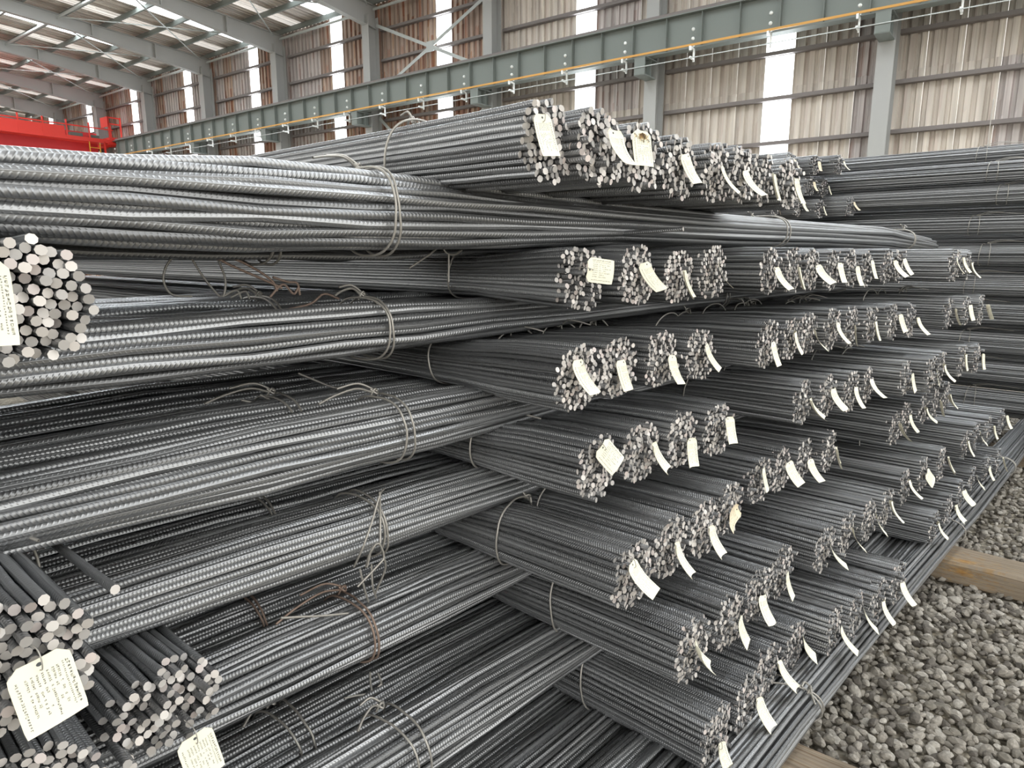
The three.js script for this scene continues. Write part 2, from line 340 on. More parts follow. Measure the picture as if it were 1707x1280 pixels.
for (let i = 0; i < NBAY; i++) {
  const s = S0 + i * BAY;
  const pick = (up, q) => { const r = rnd(); if (i < 4) return (up || r > .3) ? (r < .75 ? beige : lilac)[Math.floor(rnd() * 2)] : beige[2]; return up ? (r < .62 ? rusty[Math.floor(rnd() * 3)] : lilac[Math.floor(rnd() * 2)]) : (r < .4 ? rusty[Math.floor(rnd() * 3)] : lilac[Math.floor(rnd() * 2)]); };
  for (const up of [0, 1]) {
    for (let k = 0; k < 3; k++) part(wall, 'wall_sheet', gSheet['l' + up], pick(up)).position.set(WALL + up * -.008, up ? SPLIT - .1 : 0, -(s + k * LEFTW));
    for (let k = 0; k < 4; k++) part(wall, 'wall_sheet', gSheet['r' + up], pick(up)).position.set(WALL + up * -.008, up ? SPLIT - .1 : 0, -(s + WIN[1] + k * RIGHTW));
  }
  const w = shade(new THREE.Mesh(gWin, winMat)); w.name = 'window_' + (i + 1); w.userData.kind = 'structure'; w.userData.label = 'bright translucent daylight strip in the corrugated wall';
  w.position.set(WALL, 0, -(s + WIN[0])).applyAxisAngle(new THREE.Vector3(0, 1, 0), HALL); w.rotation.y = HALL; scene.add(w);
}
const greyPaint = new THREE.MeshStandardMaterial({ name: 'grey_paint', color: 0xaaaaa8, roughness: 0.6, metalness: 0.1 });
const darkPaint = new THREE.MeshStandardMaterial({ name: 'dark_grey_green_paint', color: 0x7b817d, roughness: 0.6, metalness: 0.1 });
const girtMat = new THREE.MeshStandardMaterial({ name: 'girt_paint', color: 0x7d7674, roughness: 0.7 });
const paleMat = new THREE.MeshStandardMaterial({ name: 'pale_galvanised', color: 0xb9bdbb, roughness: 0.5, metalness: 0.3 });
for (let i = 0; i < NBAY; i++) for (const z of [0.7, 1.75, 2.8, 3.88, 4.95, 6.0, 7.05, 8.1]) {   // C-section girts, one per bay and height
  const s = S0 + i * BAY, y = EYE + z;
  const g = merge([box(.16, .012, BAY - .34, 0, .04, 0), box(.012, .09, BAY - .34, -.08, 0, 0), box(.16, .012, BAY - .34, 0, -.04, 0)]);
  part(wall, 'girt', g, girtMat).position.set(WALL - .1, y, -(s + BAY / 2));
}
function iSection(L, H, W, tw = .014, tf = .02) { return merge([box(W, tf, L, 0, H / 2, 0), box(W, tf, L, 0, -H / 2, 0), box(tw, H, L, 0, 0, 0)]); }
for (let i = 0; i <= NBAY; i++) {                   // columns with their corbels
  const s = S0 + i * BAY, c = thing('steel_column', `tall grey steel column against the corrugated wall, ${nth[NBAY - i]} from the hall's end wall`, 'column', 'steel columns along the corrugated wall', true);
  const H = EAVE - .65;
  part(c, 'shaft', merge([box(.02, H, .36, -.24, H / 2, 0), box(.02, H, .36, .24, H / 2, 0), box(.48, H, .02, 0, H / 2, 0)]), greyPaint).position.set(WALL - .5, 0, -s);
  part(c, 'corbel', merge([box(.75, .42, .03, -.55, EYE + 4.87, 0), box(.75, .03, .36, -.55, EYE + 5.09, 0), box(.75, .03, .3, -.55, EYE + 4.66, 0), box(.03, .42, .3, -.92, EYE + 4.87, 0), box(.03, .42, .3, -.55, EYE + 4.87, 0)]), darkPaint).position.set(WALL - .5, 0, -s);
  part(c, 'base_plate', box(.66, .03, .5, 0, .015, 0), greyPaint).position.set(WALL - .5, 0, -s);
}
// roof
const roof = setting('ceiling');
const roofMats = [0, 1, 2].map(() => sheetMat(sheetTex('#cfc7c0', [['rgba(225,218,205,.4)', 18, 16], ['rgba(110,98,92,.35)', 20, 12], ['rgba(150,120,100,.25)', 8, 14]])));
const skyMat = new THREE.MeshStandardMaterial({ name: 'daylit_skylight_sheet', color: 0xffffff, emissive: 0xf4fbff, emissiveIntensity: 1.1, roughness: 0.6 });
const agedSky = new THREE.MeshStandardMaterial({ name: 'aged_skylight_sheet', map: roofMats[1].map, emissive: 0xf4fbff, emissiveMap: roofMats[1].map, emissiveIntensity: 0.42, roughness: 0.7 });   // old translucent sheets, half blocked by grime
const roofAt = (t) => EAVE + (t < RIDGE ? t : 2 * RIDGE - t) * SLOPE;
function roofSheet(width, side) {                   // corrugated sheet from wall (or far eave) to the ridge
  const L = (RIDGE + .3) / Math.cos(Math.atan(SLOPE)), g = corrugated(width, L, .24, .045);
  g.rotateZ(Math.PI / 2); g.rotateZ(-Math.atan(SLOPE));   // runs towards -x and up
  return g;
}
const gRoof = { l: roofSheet(LEFTW - .004), r: roofSheet(RIGHTW - .004), w: roofSheet(WIN[1] - WIN[0] - .004) };
for (let i = 0; i < NBAY; i++) for (const side of [0, 1]) {
  const s = S0 + i * BAY;
  const put = (g, m, ss, nm, w) => {
    const o = part(roof, nm, g, m);
    if (side === 0) o.position.set(WALL + .3, EAVE - .3 * SLOPE, -ss); else { o.rotation.y = Math.PI; o.position.set(WALL - 2 * RIDGE - .3, EAVE - .3 * SLOPE, -ss - w); }
  };
  for (let k = 0; k < 3; k++) put(gRoof.l, roofMats[Math.floor(rnd() * 3)], s + k * LEFTW, 'roof_sheet', LEFTW);
  for (let k = 0; k < 4; k++) put(gRoof.r, k === 2 ? agedSky : roofMats[Math.floor(rnd() * 3)], s + WIN[1] + k * RIGHTW, k === 2 ? 'aged_skylight_sheet' : 'roof_sheet', RIGHTW);
  put(gRoof.w, skyMat, s + WIN[0], 'skylight_sheet', WIN[1] - WIN[0]);
}
for (let t = 0.35; t < 2 * RIDGE; t += 1.45) part(roof, 'purlin', merge([box(.012, .2, S1 - S0, 0, 0, 0), box(.08, .012, S1 - S0, .034, .1, 0), box(.08, .012, S1 - S0, -.034, -.1, 0)]), darkPaint).position.set(WALL - t, roofAt(t) - .14, -(S0 + S1) / 2);
for (let i = 0; i <= NBAY; i++) {                   // tapered portal rafters
  const s = S0 + i * BAY, r = thing('roof_rafter', `grey tapered steel rafter under the roof, ${nth[NBAY - i]} from the hall's end wall`, 'rafter', 'steel rafters under the roof', true);
  const shp = new THREE.Shape(), top = (t) => roofAt(t) - .26, dep = (t) => t < 5 ? lerp(.78, .46, t / 5) : .46;
  const ts = [0, 5, RIDGE, 2 * RIDGE - 5, 2 * RIDGE], web = (o) => { const s2 = new THREE.Shape(); ts.forEach((t, k) => (k ? s2.lineTo(-t, top(t)) : s2.moveTo(-t, top(t)))); [...ts].reverse().forEach((t) => s2.lineTo(-t, top(t) - (t > RIDGE ? dep(2 * RIDGE - t) : dep(t)))); return new THREE.ExtrudeGeometry(s2, { depth: .014, bevelEnabled: false }).translate(0, 0, -.007); };
  part(r, 'web', web(), greyPaint).position.set(WALL - .25, 0, -s);
  const fl = [], low = (t) => top(t) - (t > RIDGE ? dep(2 * RIDGE - t) : dep(t));
  for (let k = 0; k < 4; k++) fl.push(beam([-ts[k], low(ts[k]), 0], [-ts[k + 1], low(ts[k + 1]), 0], .24, .018));
  part(r, 'bottom_flange', merge(fl), greyPaint).position.set(WALL - .25, 0, -s);
  const ft = []; for (let k = 0; k < 4; k++) ft.push(beam([-ts[k], top(ts[k]), 0], [-ts[k + 1], top(ts[k + 1]), 0], .24, .018));
  part(r, 'top_flange', merge(ft), greyPaint).position.set(WALL - .25, 0, -s);
  for (const t of [2.5, 5, 9]) part(r, 'splice_plate', box(.05, dep(t) + .03, .22, -t, top(t) - dep(t) / 2, 0), greyPaint).position.set(WALL - .25, 0, -s);
}
for (let i = 0; i < NBAY; i++) {                    // eaves struts and roof bracing
  const s = S0 + i * BAY;
  const e = thing('eaves_strut', `pale pipe strut along the wall top, ${nth[NBAY - 1 - i]} bay from the hall's end wall`, 'strut', 'eaves struts', true);
  part(e, 'pipe', new THREE.CylinderGeometry(.05, .05, BAY - .3, 8).rotateX(Math.PI / 2), paleMat).position.set(WALL - .45, EAVE - .42, -(s + BAY / 2));
  part(e, 'end_plate', box(.16, .16, .02), paleMat).position.set(WALL - .45, EAVE - .42, -(s + .16));
  const b = thing('roof_brace', `thin pale crossed roof bracing rods, ${nth[NBAY - 1 - i]} bay from the hall's end wall`, 'bracing', 'roof bracing', true);
  const y = (t) => roofAt(t) - .42, P = (t, ss) => [WALL - t, y(t), -ss];
  part(b, 'rod', beam(P(.8, s + .2), P(6.5, s + BAY - .2), .035, .035), paleMat); part(b, 'rod', beam(P(6.5, s + .2), P(.8, s + BAY - .2), .035, .035), paleMat);
  part(b, 'strut', beam(P(6.5, s + .1), P(6.5, s + BAY - .1), .07, .07), paleMat);
}
const wl = setting('wall_left');
part(wl, 'end_sheet', box(WALL + 12, EAVE + 1, .06, (WALL - 12) / 2, (EAVE + 1) / 2, -S1 - .1), beige[1]);
const wallBraces = [[2, 1], [2, 0]];
{ // crossed wall bracing in one bay
  const s = COL0 + 2 * BAY;
  for (const [y0, y1] of [[EYE + 8.2, EYE + 5.9], [EYE + 5.0, EYE + 0.4]]) {
    const b = thing('wall_brace', y0 > EYE + 6 ? 'grey crossed angle bracing on the wall above the crane beam' : 'grey crossed angle bracing on the wall below the crane beam', 'bracing', undefined, true);
    part(b, 'angle', beam([WALL - .34, y0, -(s + .2)], [WALL - .34, y1, -(s + BAY - .2)], .02, .11), paleMat); part(b, 'angle', beam([WALL - .38, y1, -(s + .2)], [WALL - .38, y0, -(s + BAY - .2)], .02, .11), paleMat);
    part(b, 'gusset', box(.02, .34, .34, WALL - .36, (y0 + y1) / 2, -(s + BAY / 2)), paleMat);
  }
}
// crane runway beam
const BEAMX = WALL - 1.15, BT = EYE + 5.95, BB = EYE + 5.12;
{
  const L = S1 - S0, mid = -(S0 + S1) / 2;
  const r = thing('crane_runway_beam', 'long dark grey green crane runway beam carried by the columns', 'crane beam', undefined, true);
  part(r, 'web', box(.016, BT - BB, L, BEAMX, (BT + BB) / 2, mid), darkPaint); part(r, 'top_flange', box(.36, .025, L, BEAMX, BT, mid), darkPaint); part(r, 'bottom_flange', box(.3, .025, L, BEAMX, BB, mid), darkPaint);
  part(r, 'crane_rail', box(.07, .12, L, BEAMX, BT + .07, mid), girtMat);
  const st = box(.13, BT - BB, .014); for (let s = S0 + .3; s < S1; s += BAY / 6) part(r, 'stiffener', st, darkPaint).position.set(BEAMX - .075, (BT + BB) / 2, -s);
  part(r, 'surge_girder', box(.7, .012, L, BEAMX + .45, BT - .02, mid), darkPaint);
  const yellow = new THREE.MeshStandardMaterial({ name: 'conductor_orange', color: 0xcf9a4e, roughness: 0.55 }), ins = new THREE.MeshStandardMaterial({ name: 'insulator_white', color: 0xf2f4f2, roughness: 0.4 });
  const c = thing('conductor_rail', 'orange conductor line hung on white insulators along the crane beam', 'conductor line', undefined, true);
  part(c, 'orange_line', box(.03, .05, L, BEAMX - .3, BB + .02, mid), yellow); part(c, 'pale_line', box(.02, .02, L, BEAMX - .3, BB - .28, mid), paleMat);
  const hook = merge([beam([-.06, -.02, 0], [-.3, -.02, 0], .05, .05), beam([-.3, 0, 0], [-.3, -.1, 0], .05, .05, new THREE.Vector3(1, 0, 0)), beam([-.06, -.26, 0], [-.3, -.26, 0], .05, .05), beam([-.06, .06, 0], [-.06, -.32, 0], .04, .04, new THREE.Vector3(1, 0, 0))]), knob = new THREE.SphereGeometry(.045, 8, 6);
  for (let s = S0 + .5; s < S1; s += BAY / 3) { part(c, 'hook_bracket', hook, ins).position.set(BEAMX, BB, -s); part(c, 'insulator', knob, ins).position.set(BEAMX - .16, BB + .2, -s); part(c, 'insulator', knob, ins).position.set(BEAMX - .16, BB + .42, -s); }
}
// red overhead crane
{
  const red = new THREE.MeshStandardMaterial({ name: 'crane_red', color: 0xe0382c, roughness: 0.45 }), deep = new THREE.MeshStandardMaterial({ name: 'crane_red_girder', color: 0xc22a2c, roughness: 0.5 });
  const yel = new THREE.MeshStandardMaterial({ name: 'ladder_yellow', color: 0xe2a93b, roughness: 0.5 }), dark = new THREE.MeshStandardMaterial({ name: 'crane_gear', color: 0x5a6a62, roughness: 0.5 });
  const c = thing('overhead_crane', 'red overhead travelling crane with a railed walkway on the runway beam', 'crane', undefined, true);
  const s = 40.6, z = -s, y0 = BT - .25, X0 = BEAMX - .6, X1 = BEAMX - 15;
  const P = (n, x0, x1, ya, yb, w, zz, m) => part(c, n, box(x1 - x0, yb - ya, w, (x0 + x1) / 2, (ya + yb) / 2, z + zz), m);
  P('main_girder', X1, X0, y0 - .55, y0 + .65, .5, 0, deep); P('main_girder', X1, X0, y0 - .55, y0 + .65, .5, -2.2, deep);
  P('end_carriage', BEAMX - .25, BEAMX + .25, y0 - .02, y0 + .45, 4.2, -1.1, red);
  P('walkway', X1, X0 + .5, y0 + .1, y0 + .16, .8, .62, red); P('walkway_fascia', X1, X0 - 1.8, y0 + .1, y0 + .72, .04, 1.02, red); P('walkway_fascia', X0 - 1.8, X0 + .5, y0 + .1, y0 + .3, .04, 1.02, red);
  P('handrail', X1, X0 + .5, y0 + .78, y0 + .84, .05, 1.02, red);
  for (let x = X0 + .4; x > X1; x -= 1.05) P('rail_post', x - .03, x + .03, y0 + .1, y0 + 1.05, .06, 1.02, red);
  P('motor', X0 - 1.5, X0 - .9, y0 + .2, y0 + .5, .35, .65, dark); P('motor', X0 - .5, X0 - .1, y0 + .2, y0 + .48, .3, .65, dark);
  P('handrail', X0 + .3, X0 + .36, y0 + 1.0, y0 + 1.5, .9, .6, red); P('rail_post', X0 + .3, X0 + .36, y0 + .1, y0 + 1.5, .06, 1.02, red); P('rail_post', X0 + .9, X0 + .96, y0 + .1, y0 + 1.5, .06, 1.02, red); P('handrail', X0 + .3, X0 + .96, y0 + 1.42, y0 + 1.48, .05, 1.02, red); P('handrail', X0 + .3, X0 + .96, y0 + 1.1, y0 + 1.16, .05, 1.02, red); P('platform', X0 + .2, X0 + 1.1, y0 + .06, y0 + .14, 1, .6, red);
  for (const dx of [0, .5]) P('ladder_rail', X0 - .72 + dx, X0 - .68 + dx, y0 - 1.5, y0 + .1, .04, 1.0, yel);
  for (let k = 0; k < 6; k++) P('ladder_rung', X0 - .7, X0 - .2, y0 - .2 - k * .25, y0 - .17 - k * .25, .03, 1.0, yel);
  P('hanger', X0 + .0, X0 + .08, y0 - 1.4, y0 + .2, .08, 1.0, red);
}

// ---------------------------------------------------------------- timbers under the stack
const wn = noise2(256, 256, 4, 5);
const woodTex = canvasTex(256, 256, (c, w, h) => {
  c.fillStyle = '#8f8272'; c.fillRect(0, 0, w, h);
  for (let k = 0; k < 260; k++) { c.fillStyle = ['rgba(60,45,34,.25)', 'rgba(178,156,130,.25)', 'rgba(110,86,64,.3)'][k % 3]; c.fillRect(rr(-80, w), rr(0, h), rr(40, 250), rr(.6, 3)); }
  const im = c.getImageData(0, 0, w, h); for (let i = 0; i < w * h; i++) { const k = 0.75 + 0.5 * wn[i]; for (let j = 0; j < 3; j++) im.data[i * 4 + j] *= k; } c.putImageData(im, 0, 0);
});
const woodMat = new THREE.MeshStandardMaterial({ name: 'old_timber', map: woodTex, roughness: 0.9, bumpMap: woodTex, bumpScale: 0.004 });
const stainedTex = canvasTex(1024, 192, (c, w, h) => {
  c.fillStyle = '#8f8272'; c.fillRect(0, 0, w, h);
  for (let k = 0; k < 700; k++) { c.fillStyle = ['rgba(60,45,34,.22)', 'rgba(178,160,138,.25)', 'rgba(110,90,70,.3)'][k % 3]; c.fillRect(rr(-80, w), rr(0, h), rr(30, 200), rr(.5, 2.5)); }
  for (let k = 0; k < 420; k++) {                  // rust off the bars, splashed on the wood
    const r = Math.pow(rnd(), 1.4), t = rr(0, 6.3); c.fillStyle = ['rgba(170,120,60,.16)', 'rgba(120,80,45,.16)', 'rgba(200,160,100,.14)'][k % 3];
    c.beginPath(); c.ellipse(w * .545 + Math.cos(t) * r * 75, h * .52 + Math.sin(t) * r * 52, rr(1, 9), rr(.6, 3), rr(-.3, .3), 0, 7); c.fill();
  }
});
const stainedMat = new THREE.MeshStandardMaterial({ name: 'old_timber_rust_splashed', map: stainedTex, roughness: 0.9, bumpMap: stainedTex, bumpScale: 0.004 });
function timber(a, w, b0, b1, top, label, yaw = 0, mat = woodMat) {
  const g = thing('timber_sleeper', label, 'timber'), L = b1 - b0, h = EYE + top;
  g.position.set(a, 0, -(b0 + b1) / 2); g.rotation.y = Math.PI / 2 + yaw;
  const shp = new THREE.Shape(); const r = .012; shp.moveTo(-w / 2 + r, 0); shp.lineTo(w / 2 - r, 0); shp.lineTo(w / 2, r); shp.lineTo(w / 2, h - r); shp.lineTo(w / 2 - r, h); shp.lineTo(-w / 2 + r, h); shp.lineTo(-w / 2, h - r); shp.lineTo(-w / 2, r);
  const geo = new THREE.ExtrudeGeometry(shp, { depth: L, bevelEnabled: false, steps: 14 }).translate(0, 0, -L / 2), p = geo.attributes.position, u = geo.attributes.uv;
  for (let i = 0; i < p.count; i++) { const x = p.getX(i), y = p.getY(i), z = p.getZ(i); u.setXY(i, z / .7, (x + y * 1.3) / .5); p.setXYZ(i, x + .006 * Math.sin(z * 7), y + (y > .05 ? .005 * Math.sin(z * 9 + x * 20) : 0), z); }
  geo.rotateY(Math.PI / 2); geo.computeVertexNormals();
  if (mat !== woodMat) for (let i = 0; i < p.count; i++) u.setX(i, .5 + p.getX(i) / L);
  part(g, 'beam', geo, mat); return g;
}
const BOT = -1.62;
timber(2.03, 0.24, 0.36, 2.2, BOT - .003, 'dusty timber sleeper under the near end of the lowest bars, half in the gravel');
const sleeper = timber(4.2, 0.26, -1.5, 1.9, BOT - .003, 'brown timber sleeper jutting out onto the gravel, rust stain on top', -.04, stainedMat);
timber(6.9, 0.26, -0.2, 1.9, BOT - .003, 'dark timber sleeper under the far end of the stack');

// ---------------------------------------------------------------- long side-on bundles (A layers)
const PL = 0.27;
const aStations = [-2.6, -1, 0.1, 0.5, 0.75, 1.0, 1.25, 1.55, 2.0, 2.8, 3.8, 4.8, 5.9];
const A0X = -2.6;
const ordinals = ['top', 'second', 'third', 'fourth', 'fifth', 'sixth', 'lowest'];
function aLayer(k, o) {                             // k 0 = top layer; i 0 = outermost bundle
  const zc = k === 0 ? 0.103 : -(0.135 + PL * (k - 1)) - 0.0675, n = o.n ?? 4;
  for (let i = 0; i < n; i++) {
    const d = o.d, big = 1 - 0.25 * 0, h = o.h ?? 0.165, w = (o.w ?? 0.215), squash = (o.flat ?? 0.135) / h, yaw = (o.yaw ?? -0.05) + (i ? rr(-.012, .012) : 0);
    const sec = (x) => { const a = x + A0X, f = Math.max(sm(1.3, 1.75, a), 1 - sm(0.25, 0.7, a)), s = lerp(1, squash, f), end = sm(4.6, 6.2, a); return [s * (1 - .25 * end), (1 + (1 - s) * .35) * (1 - .15 * end), (o.droop ?? 0) * end * end, (o.bow ?? 0) * Math.sin((a + 2.6) / 8.5 * Math.PI) + rr(0, 0)]; };
    const b = o.b + i * (w + .015) * 1.0 - A0X * 0;
    bundle({ along: 'A', a: A0X, b: b + Math.tan(yaw) * A0X, z: zc + (i ? (k === 0 ? -.022 : rr(-.01, .004)) : 0), len: 8.5, d, w, h, yaw: yaw, shell: true, single: i === 0, sides: i === 0 ? 10 : 6,
      st: aStations.map((x) => x - A0X), sec, loose: o.loose ?? 0.3, ends: 3, ragged: .03,
      label: i === 0 ? o.label : `steel bar bundle of the ${ordinals[k]} long layer, ${nth[i]} in from its outer face`, group: i ? `inner bundles of the ${ordinals[k]} long layer` : undefined,
      ties: [...(i < 2 ? [{ x: 1.05 - A0X + (o.tx ?? 0) - i * .18, double: true, ...(o.tie ?? {}) }] : []), ...(i === 0 ? [{ x: 3.2 - A0X, double: true, tail: .14, gap: .05, kz: -.3 }, { x: 5.2 - A0X, double: true, tail: .1 }] : [])] });
  }
}
aLayer(0, { b: 1.46, d: 0.0225, w: 0.20, h: 0.205, flat: 0.14, n: 3, yaw: -0.075, droop: -.05, tie: { tail: .15, kz: -.32, ky: .5, td: -1, gap: .03 }, label: 'thick ribbed bar bundle lying side-on along the top of the stack' });
aLayer(1, { b: 1.55, d: 0.021, n: 4, yaw: -0.015, tie: { tail: .12, kz: -.1, gap: .03 }, tx: .07, label: 'long side-on bar bundle just below the top tagged ends, second long layer' });
aLayer(2, { b: 1.50, d: 0.0192, n: 4, h: .175, yaw: -0.05, tie: { tail: .2, kz: -.2, gap: .045 }, tx: .05, label: 'bright side-on bar bundle with a reddish wire knot, third long layer' });
aLayer(3, { b: 1.56, d: 0.0165, n: 4, yaw: -0.075, tie: { tail: .1, kz: -.45, ky: -.1, gap: .03 }, label: 'long side-on bundle of thin bars with dangling looped wire, fourth long layer' });
aLayer(4, { b: 1.50, d: 0.0165, n: 4, yaw: -0.06, tie: { tail: .22, kz: -.25, rust: true, gap: .03 }, tx: -.08, label: 'long side-on bundle of thin bars with rusty knot, fifth long layer' });
aLayer(5, { b: 1.31, d: 0.0165, n: 5, yaw: -0.06, tx: -.1, tie: { tail: .1, kz: -.3, gap: .06 }, label: 'long side-on bundle of thin bars, sixth long layer above the lowest' });
{ // the lowest layer, lying on the timbers: splayed thin bars out to the gravel edge
  const yaws = [-0.05, -0.045, -0.04, -.05, -.05, -.05];
  for (let i = 0; i < 6; i++) {
    const x0 = -1.2, st = [0, 1.5, 2.6, 3.3, 4, 5, 6, 7.4, 9.0], out = i === 0;
    bundle({ along: 'A', a: x0, b: 0.81 + i * 0.215, z: -1.5525, d: 0.0165, w: 0.225, h: 0.135, yaw: -0.048 + rr(-.004, .004), shell: true, single: out, sides: out ? 9 : 6, st, loose: .45, ends: 3, ragged: .03,
      sec: (x) => [1, 1 + .12 * Math.sin(x * 1.3), 0, i === 0 ? .06 * sm(3.5, 9, x) : 0],
      label: out ? 'outermost bundle of the lowest layer lying along the gravel edge on timbers' : `steel bar bundle of the lowest long layer, ${nth[i]} in from the gravel edge`, group: out ? undefined : 'inner bundles of the lowest layer',
      ties: out ? [{ x: 3.42, double: true, gap: .05, knot: true, kz: .3, tail: .08, lean: .05 }, { x: 5.55, knot: true, kz: -.2, tail: .16, td: -1 }, { x: 7.2, double: true, knot: false, rust: false }] : [{ x: 5.6, knot: false }] });
  }
}

// ---------------------------------------------------------------- bundles whose cut ends face out (B layers)
const H2 = 0.194;
function bSec(over, free) { return (x) => { const f = sm(over - .12, over + .22, x), s = lerp(1, free ? .95 : 0.73, f); return [s, 1 + (1 - s) * .25, 0, 0]; }; }
const bRow = (k) => (k === 0 ? 0.262 : -(0.0675 + PL * (k - 1)));
const bStations = (len) => [0, .1, .22, .36, .55, .85, 1.8, 1.8 + (len - 1.8) * .4, len];
function bBundle(k, a, b, o = {}) {
  const over = o.over ?? Math.max(.15, 1.4 - .05 * a - b), d = o.d ?? 0.0148, single = o.single ?? a < 2.05;
  return bundle({ along: 'B', a, b, z: (o.z ?? bRow(k)) + rr(-.006, .006), d, w: o.w ?? rr(.206, .222), h: o.h ?? H2, yaw: (o.yaw ?? 0.0) + rr(-.018, .018), single, sides: single ? 8 : 6, st: bStations(o.len ?? 9), sec: bSec(over, k === 0), ragged: o.ragged ?? .011, splay: o.splay ?? .01, loose: o.loose ?? .07,
    label: o.label, group: o.group, ends: 1, ties: o.ties ?? [{ x: rr(.4, .5), ph: rr(0, 6), lean: .02, knot: rnd() < .7, kz: rr(-.2, .3), tail: rr(.08, .16), td: rnd() < .6 ? 1 : -1, up: rr(0, .05) }], tags: o.tags ?? [{}] });
}
const rowName = ['topmost', 'second', 'third', 'fourth', 'fifth', 'sixth', 'lowest'];
const rows = [
  [[1.30, 1.02], [1.46, .98], [1.68, .99], [1.92, 1.0], [2.12, .97], [2.26, .95], [2.45, .95], [2.66, .93]],
  [[1.63, 1.15], [1.86, 1.10], [2.10, 1.08], [2.30, 1.05], [2.72, 1.0], [2.92, .98], [3.12, .97], [3.34, .94], [3.56, .92], [3.76, .90], [3.98, .85], [4.18, .84], [4.62, .66], [4.82, .66], [5.02, .63]],
  [[1.51, 1.07], [1.73, 1.08], [1.95, 1.05], [2.17, 1.02], [2.56, .93], [2.79, .92], [3.0, .92], [3.2, .88], [3.42, .86], [3.62, .82], [3.82, .77], [4.04, .73], [4.60, .64], [4.80, .58], [5.0, .53]],
  [[1.56, 1.03], [1.77, 1.01], [1.98, .98], [2.19, .95], [2.84, .87], [3.04, .83], [3.24, .79], [3.45, .77], [3.76, .67], [3.98, .6], [4.2, .59], [4.6, .55], [4.82, .5]],
  [[1.53, .88], [1.74, .88], [1.95, .87], [2.17, .88], [2.52, .91], [2.73, .9], [2.93, .87], [3.14, .83], [3.84, .71], [4.06, .7], [4.4, .68], [4.64, .66], [4.9, .64]],
  [[1.69, .77], [1.91, .75], [2.14, .75], [2.37, .75], [2.68, .69], [2.89, .67], [3.1, .63], [3.32, .61], [3.7, .61], [3.98, .58], [4.26, .54], [4.8, .5], [5.08, .48], [5.36, .44], [5.66, .4]],
  [[1.74, .7], [1.95, .69], [2.15, .7], [2.36, .68], [2.57, .6], [2.75, .57], [2.94, .53], [3.15, .5], [3.97, .5], [4.28, .48], [4.62, .47], [5.0, .46], [5.36, .42], [5.6, .38]],
];
const flatTag = tagGeo(.07, .092, .1, .12);
const special = {
  '0,0': { label: 'topmost bundle nearest the stack corner, tall cream tag over its left-open end', tags: [{ y: .04, z: -.07, roll: -.1, turn: -.1, out: .02, wire: 1 }] },
  '0,2': { label: 'topmost layer bundle whose cream tag is scorched brown at the hole', tags: [{ mat: TAG_BURNT, y: .05, z: -.05, roll: 0, turn: -.25, geo: flatTag, label: 'cream paper tag scorched brown round its hole' }] },
  '1,0': { label: 'second layer corner bundle with a large tag turned sideways', tags: [{ geo: flatTag, y: .03, z: -.045, roll: -1.45, turn: -.2, tip: -.05, out: .03, wire: 1 }], splay: .05, ragged: .02 },
  '2,0': { label: 'third layer corner bundle with upright tag, below the sideways tag', tags: [{ y: .05, z: -.03, roll: -.05, turn: .05, wire: 1 }] },
  '3,0': { label: 'fourth layer corner bundle with a wide tag hanging askew', tags: [{ geo: flatTag, y: .07, z: -.02, roll: -.7, turn: -.15, tip: -.1, wire: 1 }] },
  '4,0': { label: 'fifth layer corner bundle with one narrow tag and looped wire tie', tags: [{ y: .06, z: -.06, roll: -.15, turn: .15, wire: 1 }] },
  '5,0': { label: 'sixth layer corner bundle with its tag seen nearly edge-on', tags: [{ y: .04, z: -.04, roll: -.2, turn: .72, wire: 1 }] },
  '6,0': { label: 'lowest tagged corner bundle, just above the bars along the gravel', tags: [{ y: .0, z: -.04, roll: -.05, turn: .1, wire: 1 }] },
  '4,4': { label: 'fifth layer bundle with a broad square-hung tag', tags: [{ geo: flatTag, roll: 0, turn: .25, y: .06 }] },
  '4,3': { label: 'fifth layer bundle, last of the near group, with a crumpled pinkish tag', tags: [{ mat: pinkTag, roll: 1.2, turn: -.5 }] },
  '5,9': { label: 'sixth layer bundle far along with a broad tag hanging askew', tags: [{ geo: flatTag, roll: -.7, turn: 0 }] },
};
rows.forEach((row, k) => row.forEach(([a, b], i) => {
  const sp = special[k + ',' + i] ?? {};
  bBundle(k, a, b, { label: `tagged bar bundle in the ${rowName[k]} layer of cut ends, ${nth[i]} from the corner bundle`, group: special[k + ',' + i] ? undefined : `tagged bundles in the ${rowName[k]} layer of cut ends`, d: k === 0 ? .0165 : k >= 3 ? .0157 : .0148, ...sp });
}));
// near bundles at the stack's other end: thicker bars, ends close to the viewer
const NEARD = 0.0172;
const nearTie = [{ x: .36, lean: .02, knot: true, kz: .2 }];
bBundle(1, .27, 1.235, { d: NEARD, single: true, w: .215, h: .2, over: .25, ragged: .016, splay: .05, loose: .09, ties: nearTie, label: 'thick-barred bundle end nearest the viewer at eye level with an upright tag', tags: [{ geo: tagGeo(.075, .125, .05, 0), y: .055, z: -.046, roll: .03, turn: .05, tip: -.06, out: .012, wire: 1 }] });
bBundle(1, .04, 1.26, { d: NEARD, single: false, w: .215, h: .2, over: .25, label: 'thick-barred bundle beside the eye-level bundle with the upright tag', tags: [] });
bBundle(3, .19, 1.14, { d: NEARD, single: true, w: .225, h: .2, over: .3, ragged: .02, splay: .02, loose: .09, ties: nearTie, label: 'thick-barred bundle with a big tilted tag near the bottom of the stack', tags: [{ geo: tagGeo(.084, .106, .04, .05), y: .022, z: .015, roll: -.1, turn: .12, tip: -.12, out: .02, wire: 1 }] });
bBundle(3, -.05, 1.16, { d: NEARD, single: false, w: .215, h: .2, over: .3, label: 'thick-barred bundle beside the bundle with the big tilted tag', tags: [] });
